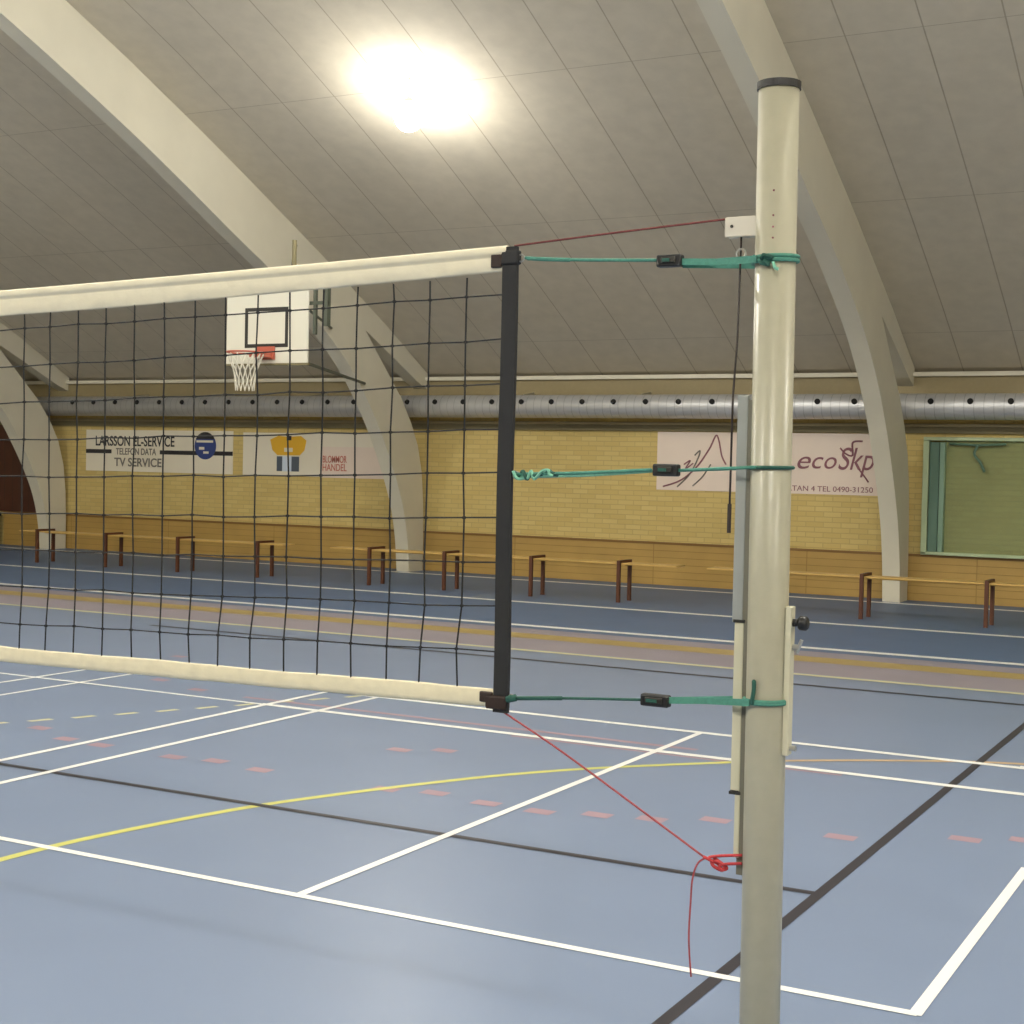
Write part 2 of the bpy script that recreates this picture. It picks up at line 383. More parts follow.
tag(b1, 'white wall banner with black bars, SERVICE lettering and round blue logo', 'banner')

b2 = banner(-16.83, -13.75, 1.50, 2.25, M['bannerw'])
bm = bmesh.new()
pts = [(-16.38,2.13),(-16.2,2.2),(-15.98,2.18),(-15.72,2.2),(-15.6,2.12),(-15.64,1.95),(-15.74,1.86),(-16.22,1.86),(-16.33,1.95)]
a = [bm.verts.new((x+.15, BYF-.005, z)) for x, z in pts]; b = [bm.verts.new((x+.15, BYF, z)) for x, z in pts]
bm.faces.new(a); bm.faces.new(b[::-1])
for i in range(len(a)): bm.faces.new((a[i], a[(i+1) % len(a)], b[(i+1) % len(a)], b[i]))
cr = build('crest', bm, M['ink_yel'], b2)
bm = bmesh.new(); box(bm, -15.87, -15.77, BYF-.008, BYF-.004, 2.12, 2.2); build('crest_mark', bm, M['ink'], cr)
bm = bmesh.new(); box(bm, -15.92, -15.74, BYF-.008, BYF-.004, 1.92, 1.99); build('crest_mark', bm, M['bannerw'], cr)
for x0, x1, mm in ((-16.08,-15.96,'ink_slate'),(-15.96,-15.76,'ink_lb'),(-15.76,-15.60,'ink_slate')):
    bm = bmesh.new(); box(bm, x0, x1, BYF-.005, BYF, 1.58, 1.84); build('crest_stripe', bm, M[mm], b2)
bm = bmesh.new(); box(bm, -15.12, -13.80, BYF-.004, BYF, 1.49, 2.02); pk = build('pink_panel', bm, M['bannerp'], b2)
text_obj('lettering', 'BLOMMOR', 0.17, (-14.85, BYF-.008, 1.80), M['ink_red'], b2, 0.5, bold=0.002)
text_obj('lettering', 'HANDEL', 0.17, (-14.85, BYF-.008, 1.66), M['ink_red'], b2, 0.5, bold=0.002)
tag(b2, 'white wall banner with yellow crest, hanging left of the middle arch', 'banner')

b3 = banner(-8.89, -5.48, 1.45, 2.33, M['bannerp'])
def stroke(pts, r, m):
    P = smooth_pts([(x, BYF-.004, z) for x, z in pts], 8); bm = bmesh.new(); tube(bm, P, r, 6); return build('script_stroke', bm, m, b3)
stroke([(-8.78,1.50),(-8.5,1.60),(-8.25,1.80),(-8.05,2.08),(-7.95,2.28),(-7.90,2.2),(-7.85,1.98),(-7.78,1.85)], .012, M['ink_plum'])
stroke([(-8.55,1.50),(-8.35,1.70),(-8.22,1.95),(-8.20,2.05),(-8.28,1.98)], .011, M['ink_grey'])
stroke([(-8.3,1.52),(-8.15,1.66),(-8.02,1.85)], .010, M['ink_grey'])
stroke([(-8.45,1.84),(-8.35,1.9),(-8.42,1.78),(-8.3,1.86)], .010, M['ink_plum'])
text_obj('lettering', 'e', 0.38, (-6.62, BYF-.004, 1.93), M['ink_plum'], b3, 0.2, shear=0.3)
text_obj('lettering', 'c', 0.36, (-6.42, BYF-.004, 1.93), M['ink_plum'], b3, 0.17, shear=0.3)
text_obj('lettering', 'o', 0.36, (-6.22, BYF-.004, 1.93), M['ink_plum'], b3, 0.18, shear=0.3)
text_obj('lettering', 'Skp', 0.46, (-5.84, BYF-.004, 1.95), M['ink_plum'], b3, 0.52, shear=0.3)
stroke([(-6.06,2.12),(-5.98,2.04),(-5.88,2.02),(-5.88,2.20),(-5.74,2.22)], .013, M['ink_plum'])
stroke([(-5.78,1.82),(-5.70,1.72),(-5.64,1.64)], .012, M['ink_plum'])
text_obj('lettering', 'KUNGSGATAN 4 TEL 0490-31250', 0.11, (-6.45, BYF-.004, 1.525), M['ink_plum'], b3, 1.75)
tag(b3, 'pale pink wall banner with plum script lettering, partly behind the post', 'banner')

# ------------------------------------------------------------------ green framed mesh screen at right
M['green'] = mat('green_paint', '#7a9883', 0.45); M['green_l'] = mat('pale_green_paint', '#a9b996', 0.45); M['green_d'] = mat('dark_green_paint', '#547263', 0.5)
gs = empty('framed_screen', (-3.4, WY, 0.68))
bm = bmesh.new(); box(bm, -4.86, -4.78, WY-.12, WY-.001, 0.66, 2.24, bev=.008); build('frame_post', bm, M['green_l'], gs)
bm = bmesh.new(); box(bm, -4.77, -4.64, WY-.10, WY-.001, 0.70, 2.22, bev=.008); build('frame_post', bm, M['green_d'], gs)
bm = bmesh.new(); box(bm, -4.63, -4.56, WY-.12, WY-.001, 0.70, 2.22, bev=.008); build('frame_post', bm, M['green'], gs)
bm = bmesh.new(); box(bm, -4.86, -1.0, WY-.12, WY-.001, 2.24, 2.29, bev=.008); build('top_rail', bm, M['green_l'], gs)
bm = bmesh.new(); box(bm, -4.86, -1.0, WY-.12, WY-.046, 0.655, 0.70, bev=.008); build('bottom_rail', bm, M['green_l'], gs)
bm = bmesh.new(); box(bm, -1.08, -1.0, WY-.12, WY-.001, 0.70, 2.24, bev=.008); build('frame_post', bm, M['green_l'], gs)
gm = bpy.data.materials.new('green_gauze'); gm.use_nodes = True; nt = gm.node_tree
nt.nodes.remove(nt.nodes['Principled BSDF']); out = nt.nodes['Material Output']
tr = nt.nodes.new('ShaderNodeBsdfTransparent'); df = nt.nodes.new('ShaderNodeBsdfDiffuse'); df.inputs[0].default_value = lin('#9aa97c'); mxs = nt.nodes.new('ShaderNodeMixShader'); mxs.inputs[0].default_value = 0.38
nt.links.new(tr.outputs[0], mxs.inputs[1]); nt.links.new(df.outputs[0], mxs.inputs[2]); nt.links.new(mxs.outputs[0], out.inputs[0])
bm = bmesh.new(); box(bm, -4.56, -1.08, WY-.062, WY-.058, 0.70, 2.24); build('gauze', bm, gm, gs)
bm = bmesh.new(); tube(bm, smooth_pts([(-4.12,WY-.13,2.18),(-4.16,WY-.15,2.06),(-4.08,WY-.15,1.95),(-4.02,WY-.14,1.82)], 5), .018, 8)
tube(bm, [(-4.5,WY-.13,2.2),(-4.12,WY-.13,2.18),(-3.75,WY-.13,2.20)], .016, 8); build('hook', bm, M['green_d'], gs, True)
tag(gs, 'green framed gauze screen on the yellow brick wall at right', 'screen')

# ------------------------------------------------------------------ benches
M['pine'] = mat('pine_wood', '#cda85f', 0.45, noise=0.06, nscale=8); M['bench_brown'] = mat('bench_brown_steel', '#57301c', 0.5)
def make_bench():
    e = empty('gym_bench', (0, 0, 0))
    bm = bmesh.new(); box(bm, -2.72, 2.72, -0.15, 0.15, 0.497, 0.517, bev=.006); build('seat_plank', bm, M['pine'], e)
    for x in BL:
        bm = bmesh.new()
        box(bm, x-.022, x+.022, -.20, -.155, 0, .52); box(bm, x-.022, x+.022, .155, .20, 0, .52); box(bm, x-.022, x+.022, -.20, .20, .518, .55)
        build('leg_frame', bm, M['bench_brown'], e)
    bm = bmesh.new(); box(bm, BL[0], BL[-1], -.012, .012, .478, .496); build('rail', bm, M['pine'], e)
    return e
def copy_tree(o, parent=None):
    c = o.copy(); COL.objects.link(c); c.parent = parent
    for ch in [x for x in bpy.data.objects if x.parent == o]: copy_tree(ch, c)
    return c
BL = (-2.27, -0.77, 0.72, 2.27)
bench = make_bench()
seats = [(-16.27, 'yellow pine gym bench with brown leg frames, leftmost of three'),
         (-9.98, 'yellow pine gym bench with brown legs, behind the net edge in the middle'),
         (-4.13, 'yellow pine gym bench with brown legs, right of the volleyball post')]
for i, (x, lab) in enumerate(seats):
    if i == 0: b = bench
    else: b = copy_tree(bench)
    b.location = (x, 18.1, 0.0006); tag(b, lab, 'bench', 'pine benches along the running track')
kids = lambda e: [x for x in bpy.data.objects if x.parent == e]
# the middle and right benches carry their legs at slightly different spacing
bx = [x for x in bpy.data.objects if x.name.startswith('gym_bench')]
for e in bx:
    lf = sorted([k for k in kids(e) if k.name.startswith('leg_frame')], key=lambda k: k.name)
    if abs(e.location.x+9.98) < .01: tgt = (-11.985, -10.73, -9.36, -8.06)
    elif abs(e.location.x+4.13) < .01: tgt = (-6.32, -4.84, -3.37, -1.90)
    else: continue
    for k, x0, t in zip(lf, BL, tgt): k.location.x = t - e.location.x - x0

# ------------------------------------------------------------------ basketball hoop
M['board'] = mat('board_white', '#e0ddce', 0.35); M['bframe'] = mat('board_black', '#26241f', 0.5)
M['hoopred'] = mat('hoop_red', '#b9614d', 0.4); M['cord_w'] = mat('hoop_cord', '#dcd8c8', 0.8); M['gsteel'] = mat('grey_green_steel', '#4f5548', 0.5)
M['tan_steel'] = mat('tan_steel', '#7c7453', 0.5)
HX, HY = -11.44, 14.75
h = empty('basketball_hoop', (HX, HY, 2.93))
bm = bmesh.new(); box(bm, HX-.62, HX+.62, HY, HY+.03, 2.955, 3.87, bev=.004); bd = build('backboard', bm, M['board'], h)
bm = bmesh.new()
x0, x1, z0, z1, t = HX-.33, HX+.33, 3.15, 3.64, .045
for q in ((x0,x1,z0,z0+t),(x0,x1,z1-t,z1),(x0,x0+t,z0+t,z1-t),(x1-t,x1,z0+t,z1-t)): box(bm, q[0], q[1], HY-.004, HY, q[2], q[3])
build('target_square', bm, M['bframe'], bd)
bm = bmesh.new(); box(bm, HX-.63, HX+.63, HY-.004, HY+.034, 2.93, 2.955); build('bottom_padding', bm, M['tan_steel'], h)
bm = bmesh.new()
RC = Vector((HX, HY-0.40, 3.06))
tube(bm, [(RC.x+.225*math.cos(a), RC.y+.225*math.sin(a), RC.z) for a in [2*math.pi*k/32 for k in range(32)]], .012, 8, closed=True)
rim = build('rim', bm, M['hoopred'], h, True)
bm = bmesh.new(); box(bm, HX-.14, HX+.14, HY-.03, HY-.004, 3.0, 3.16); box(bm, HX-.11, HX+.11, HY-.19, HY-.03, 3.02, 3.075)
build('rim_bracket', bm, M['hoopred'], h)
bm = bmesh.new()
N, L = 14, 5
rr = [.222, .175, .140, .120, .112]; zz = [3.04, 2.94, 2.84, 2.72, 2.60]
def npt(i, k): a = 2*math.pi*(i + (k % 2)*.5)/N; return (RC.x+rr[k]*math.cos(a), RC.y+rr[k]*math.sin(a), zz[k])
for i in range(N):
    for k in range(L-1):
        o = 1 if k % 2 else 0
        tube(bm, [npt(i, k), npt(i+o, k+1)], .0065, 5); tube(bm, [npt(i, k), npt(i-1+o, k+1)], .0065, 5)
build('hoop_net', bm, M['cord_w'], h)
bm = bmesh.new(); cyl(bm, (HX+.33, HY+.10, 2.98), (HX+.33, HY+.10, 4.46), .028, 12)
cyl(bm, (HX-.33, HY+.10, 2.98), (HX-.33, HY+.10, 3.85), .028, 12); box(bm, HX-.36, HX+.36, HY+.03, HY+.072, 3.5, 3.56); box(bm, HX-.36, HX+.36, HY+.03, HY+.072, 3.1, 3.16)
build('mounting_tube', bm, M['tan_steel'], h)
bm = bmesh.new()
for (p, q, r) in (((HX+.33,HY+.12,3.02),(-12.99,19.2,2.98),.022), ((HX+.33,HY+.12,4.40),(-12.99,17.3,4.40),.022), ((HX+.33,HY+.12,3.75),(-12.99,18.3,3.75),.018)):
    cyl(bm, p, q, r, 10)
build('support_arm', bm, M['gsteel'], h)
bm = bmesh.new(); box(bm, HX+.66, HX+.70, HY+.05, HY+.09, 3.3, 3.9); box(bm, HX+.80, HX+.87, HY+.05, HY+.12, 3.4, 3.9); box(bm, HX+.33, HX+.87, HY+.055, HY+.085, 3.66, 3.70)
build('height_winder', bm, M['gsteel'], h)
tag(h, 'white basketball backboard with red hoop and white net, seen through the volleyball net', 'basketball hoop')

# ------------------------------------------------------------------ hall lamps
M['lamp_shell'] = mat('lamp_shell', '#c9c7bd', 0.4, 0.3)
def hall_lamp(x, y, z, rod, watt, lab, r=0.16):
    e = empty('hall_lamp', (x, y, z))
    em = bpy.data.materials.new('lamp_globe'); em.use_nodes = True
    pb = em.node_tree.nodes['Principled BSDF']; pb.inputs['Base Color'].default_value = (.9, .9, .85, 1)
    pb.inputs['Emission Color'].default_value = (*LAMP_COL, 1); pb.inputs['Emission Strength'].default_value = watt/(4*math.pi**2*r*r)
    bm = bmesh.new(); tube(bm, [(x,y,z+r*.94),(x,y,z+r*1.1),(x,y,z+r*1.35),(x,y,z+r*1.5)], [r*.45,r*.48,r*.36,r*.1], 20); build('lamp_cap', bm, M['lamp_shell'], e, True)
    bm = bmesh.new(); cyl(bm, (x,y,z+r*1.4), (x,y,rod-.008), .012, 8); build('rod', bm, M['lamp_shell'], e)
    bm = bmesh.new(); bmesh.ops.create_uvsphere(bm, u_segments=24, v_segments=16, radius=r, matrix=Matrix.Translation((x,y,z))); build('globe', bm, em, e, True)
    tag(e, lab, 'lamp', 'hall lamps hanging from the roof')
def roofz(y):
    for (y0,z0),(y1,z1) in zip(PROF_ALL, PROF_ALL[1:]):
        if y1 <= y <= y0: return z0+(z1-z0)*(y-y0)/(y1-y0)
hall_lamp(-9.5, 14.85, roofz(14.85)-0.46, roofz(14.85), NEAR_W, 'hall lamp hanging closest under the sloping roof, above the net tape')
for x in (-17, -9, -1, 7): hall_lamp(x, 6.5, 7.6, roofz(6.5), LAMP_W, 'hall lamp hanging from the roof outside the picture')
for x in (-14.8, -6.8, 1.2, 9.2): hall_lamp(x, -3.5, 6.6, roofz(-3.5), LAMP_W, 'hall lamp hanging from the roof outside the picture')

# ------------------------------------------------------------------ volleyball post
PX, PY, PR = -0.988, 2.95, 0.0415
M['post'] = mat('post_paint', '#a9a692', 0.33, noise=0.04, nscale=30, spec=0.6)
M['rail'] = mat('rail_aluminium', '#a3a8a6', 0.4, 0.35, noise=0.04); M['rail_cream'] = mat('rail_cream', '#c9c6ae', 0.45)
M['rail_dark'] = mat('rail_shadow_gap', '#6f6d60', 0.5); M['plastic_w'] = mat('white_plastic', '#cfc9bb', 0.5)
def pcx(z): return -0.985 - 0.0065*(z-0.9)      # the post leans a touch towards the net
vp = empty('volleyball_post', (PX, PY, 0))
bm = bmesh.new(); tube(bm, [(pcx(0.0),PY,0.0),(pcx(1.3),PY,1.3),(pcx(2.545),PY,2.545)], PR, 48); build('post_tube', bm, M['post'], vp, True)
bm = bmesh.new(); tube(bm, [(pcx(2.55),PY,2.545),(pcx(2.55),PY,2.56)], PR+.003, 48); build('end_cap', bm, M['black'], vp)
bm = bmesh.new(); tube(bm, [(pcx(0),PY,0.0035),(pcx(0),PY,0.02)], .085, 40); build('floor_collar', bm, M['rail'], vp)
bm = bmesh.new(); box(bm, -1.041, -1.024, PY-.006, PY+.006, 0.93, 1.915); build('rail_gap_shade', bm, M['rail_dark'], vp)  # dark filler, painted as the shaded gap between rail and post
bm = bmesh.new(); box(bm, -1.064, -1.041, PY-.008, PY+.008, 1.455, 1.925, bev=.002); build('slide_rail', bm, M['rail'], vp)
bm = bmesh.new(); box(bm, -1.058, -1.038, PY-.008, PY+.008, 1.105, 1.455, bev=.002); build('slide_carriage', bm, M['rail_cream'], vp)
bm = bmesh.new(); box(bm, -1.048, -1.036, PY-.008, PY+.008, 0.965, 1.10, bev=.002); build('slide_rail', bm, M['rail_cream'], vp)
for z in (1.100, 1.458):
    bm = bmesh.new(); box(bm, -1.060, -1.036, PY-.010, PY+.010, z-.003, z+.003); build('rail_stop', bm, M['bframe'], vp)
# pulley head
bm = bmesh.new(); box(bm, -1.100, -1.032, PY-.014, PY-.009, 2.250, 2.292, bev=.003); box(bm, -1.100, -1.032, PY+.009, PY+.014, 2.250, 2.292, bev=.003); box(bm, -1.050, -1.0295, PY-.0145, PY+.0145, 2.251, 2.291)
br = build('pulley_bracket', bm, M['plastic_w'], vp)
bm = bmesh.new(); cyl(bm, (-1.078, PY-.007, 2.270), (-1.078, PY+.007, 2.270), .018, 20); build('pulley_wheel', bm, M['steel'], br)
bm = bmesh.new(); cyl(bm, (-1.084, PY-.016, 2.272), (-1.084, PY+.016, 2.272), .0035, 8); build('pulley_bolt', bm, M['bframe'], br)
# eye ring where the top strap passes
bm = bmesh.new(); tube(bm, [(-1.064+.010*math.cos(a), PY-.010, 2.215+.010*math.sin(a)) for a in [2*math.pi*k/14 for k in range(14)]], .0025, 6, closed=True); build('eye_ring', bm, M['steel'], vp)
# plate with knobs on the right side
bm = bmesh.new(); box(bm, PX+.040, PX+.053, PY-.014, PY+.014, 1.19, 1.495, bev=.002); build('side_plate', bm, M['rail_cream'], vp)
bm = bmesh.new(); cyl(bm, (PX+.05, PY, 1.462), (PX+.066, PY, 1.462), .008, 12); tube(bm, [(PX+.064,PY,1.462),(PX+.068,PY,1.462),(PX+.080,PY,1.462),(PX+.084,PY,1.462)], [.011,.015,.015,.011], 14); build('clamp_knob', bm, M['black'], vp, True)
bm = bmesh.new(); cyl(bm, (PX+.05, PY, 1.412), (PX+.068, PY, 1.412), .006, 10); cyl(bm, (PX+.062, PY, 1.400), (PX+.072, PY, 1.428), .004, 8); build('wing_bolt', bm, M['steel'], vp)
bm = bmesh.new(); cyl(bm, (PX+.05, PY, 1.205), (PX+.066, PY, 1.205), .006, 10); build('wing_bolt', bm, M['steel'], vp)
# little row of adjustment holes
for z in (2.335, 2.285, 2.262, 2.240):
    a = math.radians(-80); p = Vector((pcx(z)+PR*math.cos(a), PY+PR*math.sin(a), z)); n = Vector((math.cos(a), math.sin(a), 0))
    bm = bmesh.new(); cyl(bm, p-n*.002, p+n*.0006, .0022, 8); build('adjustment_hole', bm, M['ink_plum'], vp)
tag(vp, 'cream painted volleyball post standing on the blue sports floor', 'volleyball post')

# ------------------------------------------------------------------ volleyball net
M['tape'] = mat('net_tape', '#dcd5be', 0.75, noise=0.03, nscale=25, bump=0.25)
M['tape_low'] = mat('net_tape_lower', '#ddd5ba', 0.8, noise=0.05, nscale=30, bump=0.3)
M['netcord'] = mat('net_cord', '#1b1c1e', 0.8); M['band'] = mat('side_band', '#1a1b1e', 0.7, noise=0.1, nscale=60)
NY = 2.95; NX0 = -1.622; NX1 = -11.07
vn = empty('volleyball_net', (-6.35, NY, 1.15))
def u(x): return max(0.0, 1-((x+6.35)/4.73)**2)
def ztop(x): return 2.262 - 0.078*u(x)
def zbot(x): return 1.222 - 0.043*u(x)
def tape_mesh(kind):
    bm = bmesh.new(); rings = []; n = 240
    for i in range(n+1):
        x = NX0 + .004 + (NX1-NX0-.008)*i/n
        wob = .0015*math.sin(x*23)+.0012*math.sin(x*41+1)
        if kind == 'top':
            hgt = .058 + .012*min(1, (NX0-x)/1.2); zt = ztop(x); zb = zt-hgt
            prof = [(0, zt), (-.008, zt-.005), (-.0105, zt-.014), (-.009, zt-.020), (-.0025, zt-.0245), (-.003, zt-.027), (-.006+wob, zt-hgt*.6), (-.0045+wob, zb+.004), (-.002, zb), (.002, zb), (.0045, zb+.004), (.006, zt-hgt*.6), (.003, zt-.027), (.0025, zt-.0245), (.009, zt-.020), (.0105, zt-.014), (.008, zt-.005)]
        else:
            zb = zbot(x)+.3*wob; hgt = .043 + .004*math.sin(x*9)*.3; zt = zb+hgt
            prof = [(0, zt), (-.004, zt-.004), (-.006+wob, zt-hgt*.5), (-.007, zb+.012), (-.006, zb+.003), (0, zb), (.006, zb+.003), (.007, zb+.012), (.006, zt-hgt*.5), (.004, zt-.004)]
        rings.append([bm.verts.new((x, NY+dy, z)) for dy, z in prof])
    for A, B in zip(rings, rings[1:]):
        for k in range(len(A)): bm.faces.new((A[k], A[(k+1) % len(A)], B[(k+1) % len(A)], B[k]))
    bm.faces.new(rings[0]); bm.faces.new(rings[-1][::-1])
    return bm
build('top_tape', tape_mesh('top'), M['tape'], vn, True)
build('bottom_tape', tape_mesh('bottom'), M['tape_low'], vn, True)
# knotted cord mesh, 10 cm squares
bm = bmesh.new(); cols = 95; rows = 9; grid = {}
for i in range(0, cols+1):
    x = -1.622 - 0.0992*i
    for j in range(0, rows+2):
        if j == 0: z = ztop(x)-.065
        elif j == rows+1: z = zbot(x)+.040
        else:
            z = ztop(x) - 0.108 - 0.1005*(j-1)
            z += random.uniform(-.0025, .0025)
        dx = 0 if j in (0,) else random.uniform(-.003, .003)
        if j > rows-1: dx -= .006 + .004*math.sin(i)
        dx += .0004*j
        grid[i, j] = Vector((x+dx if i else x, NY+random.uniform(-.002,.002), z))
for i in range(1, cols):
    tube(bm, [grid[i, j] for j in range(rows+2)], .0021, 5)
for j in range(1, rows+1):
    tube(bm, [grid[i, j] for i in range(cols+1)], .0019, 5)
for i in range(1, cols):
    for j in range(1, rows+1):
        bmesh.ops.create_cube(bm, size=.006, matrix=Matrix.Translation(grid[i, j]))
build('net_mesh', bm, M['netcord'], vn)
def band(xa, xb):
    bm = bmesh.new(); rings = []
    n = 24; s = 1 if xb > xa else -1
    for k in range(n+1):
        t = k/n; z = 2.258 - (2.258-1.212)*t
        lean = 0.0
        w0 = .036; cx = (xa+xb)/2 + lean + .0015*math.sin(9*t)
        rings.append([bm.verts.new((cx+sx*w0/2, NY+sy*.006, z)) for sx, sy in ((-1,-1),(1,-1),(1,1),(-1,1))])
    for A, B in zip(rings, rings[1:]):
        for q in range(4): bm.faces.new((A[q], A[(q+1) % 4], B[(q+1) % 4], B[q]))
    bm.faces.new(rings[0][::-1]); bm.faces.new(rings[-1]); return bm
build('side_band', band(-1.629, -1.591), M['band'], vn)
build('side_band', band(-11.06, -11.104), M['band'], vn)
M['leather'] = mat('dark_leather', '#2a1a14', 0.6)
for (x0, x1, z0, z1) in ((-1.655,-1.628,2.212,2.242), (-1.661,-1.628,1.233,1.257)):
    bm = bmesh.new(); box(bm, x0, x1, NY-.011, NY+.011, z0, z1, bev=.003); build('corner_strap', bm, M['leather'], vn)
bm = bmesh.new(); box(bm, -1.645, -1.592, NY-.012, NY+.012, 1.219, 1.250, bev=.004); build('corner_patch', bm, M['leather'], vn)
bm = bmesh.new(); box(bm, -1.630, -1.586, NY-.010, NY+.010, 2.218, 2.250, bev=.004); build('corner_patch', bm, M['band'], vn)
for z in (2.232, 1.748, 1.247):
    bm = bmesh.new(); cx = -1.583
    tube(bm, [(cx+.008*math.cos(a), NY, z+.008*math.sin(a)) for a in [2*math.pi*k/12 for k in range(12)]], .002, 6, closed=True); build('eyelet', bm, M['steel'], vn)
tag(vn, 'black mesh volleyball net with white tapes stretched across the court', 'net')

# ------------------------------------------------------------------ tension cords
M['teal'] = mat('teal_cord', '#4a8878', 0.7, noise=0.12, nscale=120); M['teal_d'] = mat('dark_teal_cord', '#1f5348', 0.7, noise=0.15, nscale=150)
M['teal_l'] = mat('pale_teal_cord', '#77b49c', 0.8, noise=0.15, nscale=150)
def wrap(z, tilt=0.0, turns=1, r=.0035, extra=.004):
    P = []
    for k in range(0, 24*turns+1):
        a = math.radians(180 + 360*k/24); rr = PR + r*0.9
        P.append((pcx(z)+rr*math.cos(a), PY+rr*math.sin(a), z + tilt*math.cos(a) + extra*k/24))
    return P
def buckle(e, x0, x1, z, hh=.013):
    bm = bmesh.new(); box(bm, x0, x1, NY-.012, NY+.010, z-hh, z+hh, bev=.004)
    b = build('cam_buckle', bm, M['black'], e)
    bm = bmesh.new(); box(bm, x0+.012, x1-.012, NY-.016, NY-.011, z-hh*.4, z+hh*.55, bev=.002); build('buckle_lever', bm, M['bframe'], b)
    bm = bmesh.new(); box(bm, x0+.016, x1-.024, NY-.0175, NY-.0155, z-.003, z+.004); build('buckle_cord', bm, M['teal_d'], b)
# upper
e = empty('net_tension_strap', (-1.3, NY, 2.2))
bm = bmesh.new(); tube(bm, smooth_pts([(-1.572,NY,2.232),(-1.45,NY,2.222),(-1.248,NY,2.212)], 6), .0036, 8); build('cord', bm, M['teal'], e, True)
bm = bmesh.new(); tube(bm, [(-1.565,NY-.004,2.230),(-1.52,NY-.004,2.226),(-1.46,NY-.003,2.222)], .0045, 8); build('doubled_cord', bm, M['teal'], e, True)
buckle(e, -1.253, -1.196, 2.209)
bm = bmesh.new(); strap(bm, [(-1.198,NY-.004,2.206),(-1.12,NY-.004,2.202),(PX-.03,NY-.047,2.198)], .014, .003); strap(bm, [(-1.198,NY+.004,2.203),(PX-.02,NY+.047,2.198)], .018, .003); build('webbing', bm, M['teal'], e)
bm = bmesh.new(); tube(bm, wrap(2.194, turns=2, r=.0045, extra=.008), .0045, 8); build('post_loop', bm, M['teal'], e, True)
bm = bmesh.new(); R = random.Random(3)
kp = [(PX-.006+R.uniform(-.014,.014), PY-.049+R.uniform(-.006,.004), 2.196+R.uniform(-.012,.012)) for _ in range(9)]
tube(bm, smooth_pts(kp, 6), .0045, 8); build('knot', bm, M['teal_d'], e, True)
bm = bmesh.new(); tube(bm, smooth_pts([(PX+.006,PY-.05,2.19),(PX+.012,PY-.052,2.178),(PX+.018,PY-.05,2.175)], 5), .0035, 8); build('loose_end', bm, M['teal_l'], e, True)
tag(e, 'teal strap with black buckle tying the net top corner to the post', 'strap', 'teal tension straps between net and post')
# middle
e = empty('net_tension_strap', (-1.3, NY, 1.74))
bm = bmesh.new(); tube(bm, smooth_pts([(-1.580,NY,1.746),(-1.42,NY,1.752),(-1.255,NY,1.765)], 6), .0042, 8); build('cord', bm, M['teal_l'], e, True)
bm = bmesh.new(); tube(bm, smooth_pts([(-1.58,NY-.004,1.751),(-1.42,NY-.004,1.757),(-1.255,NY-.004,1.767)], 6), .0036, 8); build('doubled_cord', bm, M['teal'], e, True)
bm = bmesh.new(); kp = [(-1.588+.0105*k+R.uniform(-.006,.006), NY-.004+R.uniform(-.006,.004), 1.747+R.uniform(-.009,.012)) for k in range(11)]
tube(bm, smooth_pts(kp, 6), .0042, 8); build('knot', bm, M['teal_d'], e, True)
bm = bmesh.new(); kp = [(-1.588+.012*k+R.uniform(-.006,.006), NY-.008+R.uniform(-.006,.004), 1.749+R.uniform(-.009,.012)) for k in range(10)]
tube(bm, smooth_pts(kp, 6), .0036, 8); build('knot', bm, M['teal_l'], e, True)
buckle(e, -1.250, -1.192, 1.767)
bm = bmesh.new(); tube(bm, [(-1.195,NY-.003,1.767),(-1.10,NY-.028,1.772),(PX-.02,NY-.046,1.777)], .0034, 8); tube(bm, [(-1.195,NY+.003,1.767),(PX-.02,NY+.045,1.777)], .0034, 8); build('post_cord', bm, M['teal'], e, True)
bm = bmesh.new(); tube(bm, wrap(1.776, extra=.003), .0038, 8); build('post_loop', bm, M['teal_d'], e, True)
tag(e, 'teal cord with a frayed knot and buckle at mid height of the net', 'strap', 'teal tension straps between net and post')
# lower
e = empty('net_tension_strap', (-1.3, NY, 1.25))
bm = bmesh.new(); tube(bm, smooth_pts([(-1.590,NY,1.246),(-1.45,NY,1.259),(-1.265,NY,1.273)], 6), .0030, 8); build('cord', bm, M['teal_d'], e, True)
bm = bmesh.new(); tube(bm, [(-1.585,NY-.004,1.247),(-1.53,NY-.004,1.252),(-1.455,NY-.003,1.259)], .0046, 8); tube(bm, [(-1.590,NY-.006,1.244),(-1.580,NY-.008,1.247),(-1.568,NY-.006,1.250)], .008, 8); build('doubled_cord', bm, M['teal_d'], e, True)
buckle(e, -1.265, -1.200, 1.275)
bm = bmesh.new(); strap(bm, [(-1.205,NY-.004,1.278),(-1.12,NY-.01,1.286),(PX-.02,NY-.046,1.297)], .014, .003); strap(bm, [(-1.205,NY+.004,1.278),(PX-.02,NY+.045,1.294)], .012, .003); build('webbing', bm, M['teal'], e)
bm = bmesh.new(); tube(bm, wrap(1.295, turns=2, r=.0042, extra=.004), .0042, 8); build('post_loop', bm, M['teal'], e, True)
bm = bmesh.new(); tube(bm, smooth_pts([(PX-.014,PY-.047,1.294),(PX-.013,PY-.048,1.306),(PX-.011,PY-.047,1.324),(PX-.012,PY-.045,1.345)], 5), [.0045]*15+[.002], 8); build('loose_end', bm, M['teal_d'], e, True)
tag(e, 'teal strap with black buckle tying the net bottom corner to the post', 'strap', 'teal tension straps between net and post')

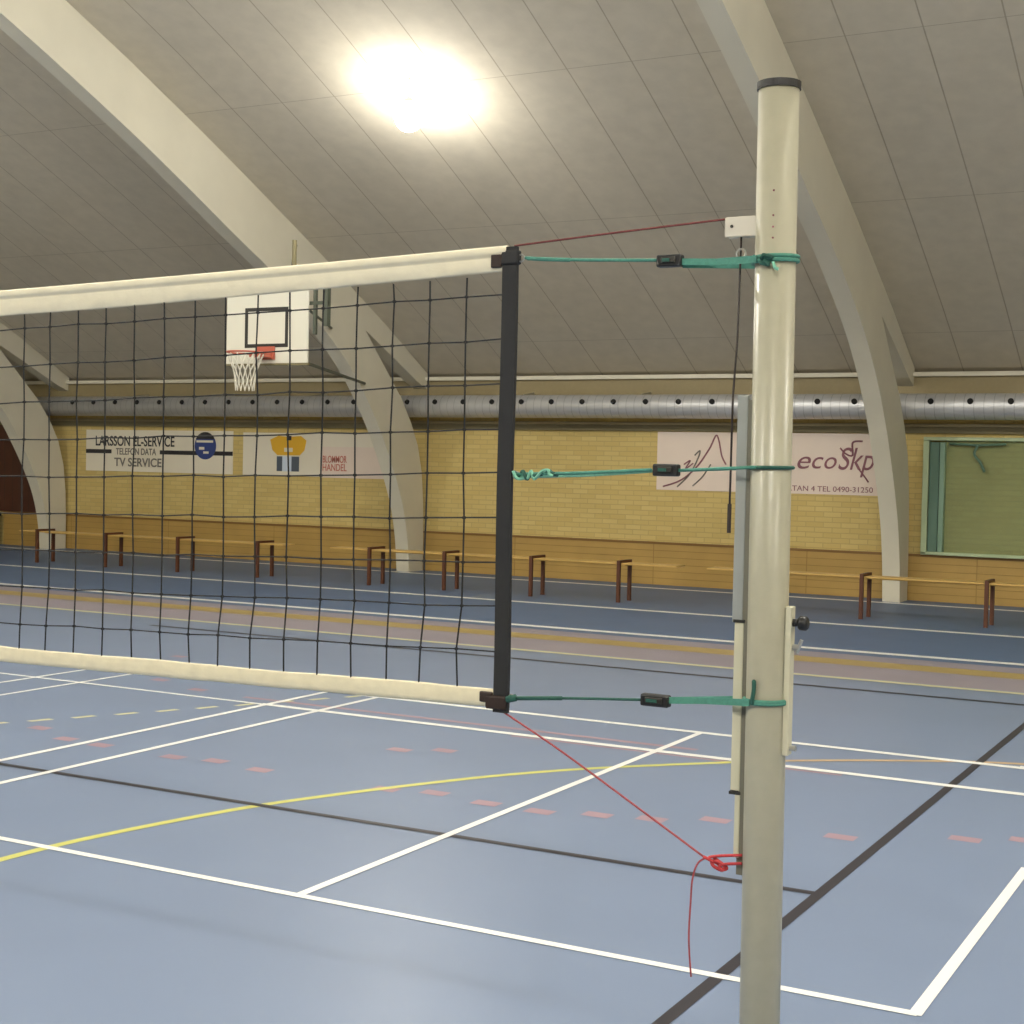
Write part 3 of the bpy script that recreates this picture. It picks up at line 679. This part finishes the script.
# head line: red rope to the pulley, dark cable down
M['maroon'] = mat('maroon_rope', '#6e3330', 0.7); M['red'] = mat('red_rope', '#9a4449', 0.7, noise=0.15, nscale=200); M['red_b'] = mat('bright_red_rope', '#b8383c', 0.7, noise=0.15, nscale=200); M['cable'] = mat('dark_cable', '#2e2522', 0.5)
e = empty('net_head_rope', (-1.3, NY, 2.26))
bm = bmesh.new(); tube(bm, smooth_pts([(-1.600,NY,2.260),(-1.35,NY,2.276),(-1.10,NY,2.290),(-1.085,NY,2.290)], 6), .0024, 8); build('rope', bm, M['maroon'], e, True)
bm = bmesh.new(); tube(bm, [(-1.068,NY,2.262),(-1.070,NY-.002,2.04),(-1.073,NY-.012,1.92),(-1.074,NY-.012,1.64)], .0024, 8); build('cable', bm, M['cable'], e, True)
bm = bmesh.new(); cyl(bm, (-1.074,NY-.012,1.64),(-1.074,NY-.012,1.70), .0045, 8); build('cable_end', bm, M['cable'], e)
tag(e, 'thin dark red rope from the net top corner to the post pulley', 'rope')
# lower red guy rope
e = empty('net_foot_rope', (-1.3, NY, 1.0))
bm = bmesh.new(); tube(bm, smooth_pts([(-1.608,NY,1.216),(-1.45,NY-.002,1.139),(-1.25,NY-.006,1.032),(-1.112,NY-.008,0.957)], 6), .0024, 8); build('rope', bm, M['red'], e, True)
bm = bmesh.new(); kp = [(-1.112,NY-.008,.957),(-1.095,NY-.012,.953),(-1.082,NY-.002,.945),(-1.070,NY-.012,.937),(-1.062,NY-.004,.940),(-1.078,NY-.010,.952),(-1.096,NY-.002,.948),(-1.088,NY-.012,.942),(-1.072,NY-.006,.934),(-1.066,NY-.010,.945),(-1.09,NY-.006,.958)]
tube(bm, smooth_pts(kp, 6), .0036, 8); build('knot', bm, M['red_b'], e, True)
bm = bmesh.new(); tube(bm, smooth_pts([(-1.100,NY-.008,.958),(-1.075,NY-.016,.966),(-1.026,NY-.014,.974)], 6), .003, 8); tube(bm, smooth_pts([(-1.075,NY-.008,.945),(-1.055,NY-.016,.952),(-1.026,NY-.012,.956)], 6), .003, 8)
build('post_loop', bm, M['red_b'], e, True)
bm = bmesh.new(); tube(bm, smooth_pts([(-1.104,NY-.008,.957),(-1.122,NY-.014,.944),(-1.133,NY-.015,.91),(-1.136,NY-.015,.86),(-1.138,NY-.015,.78),(-1.132,NY-.012,.70)], 6), .0020, 8); build('loose_end', bm, M['red'], e, True)
tag(e, 'thin red rope slanting from the net bottom corner to a knot at the post', 'rope')
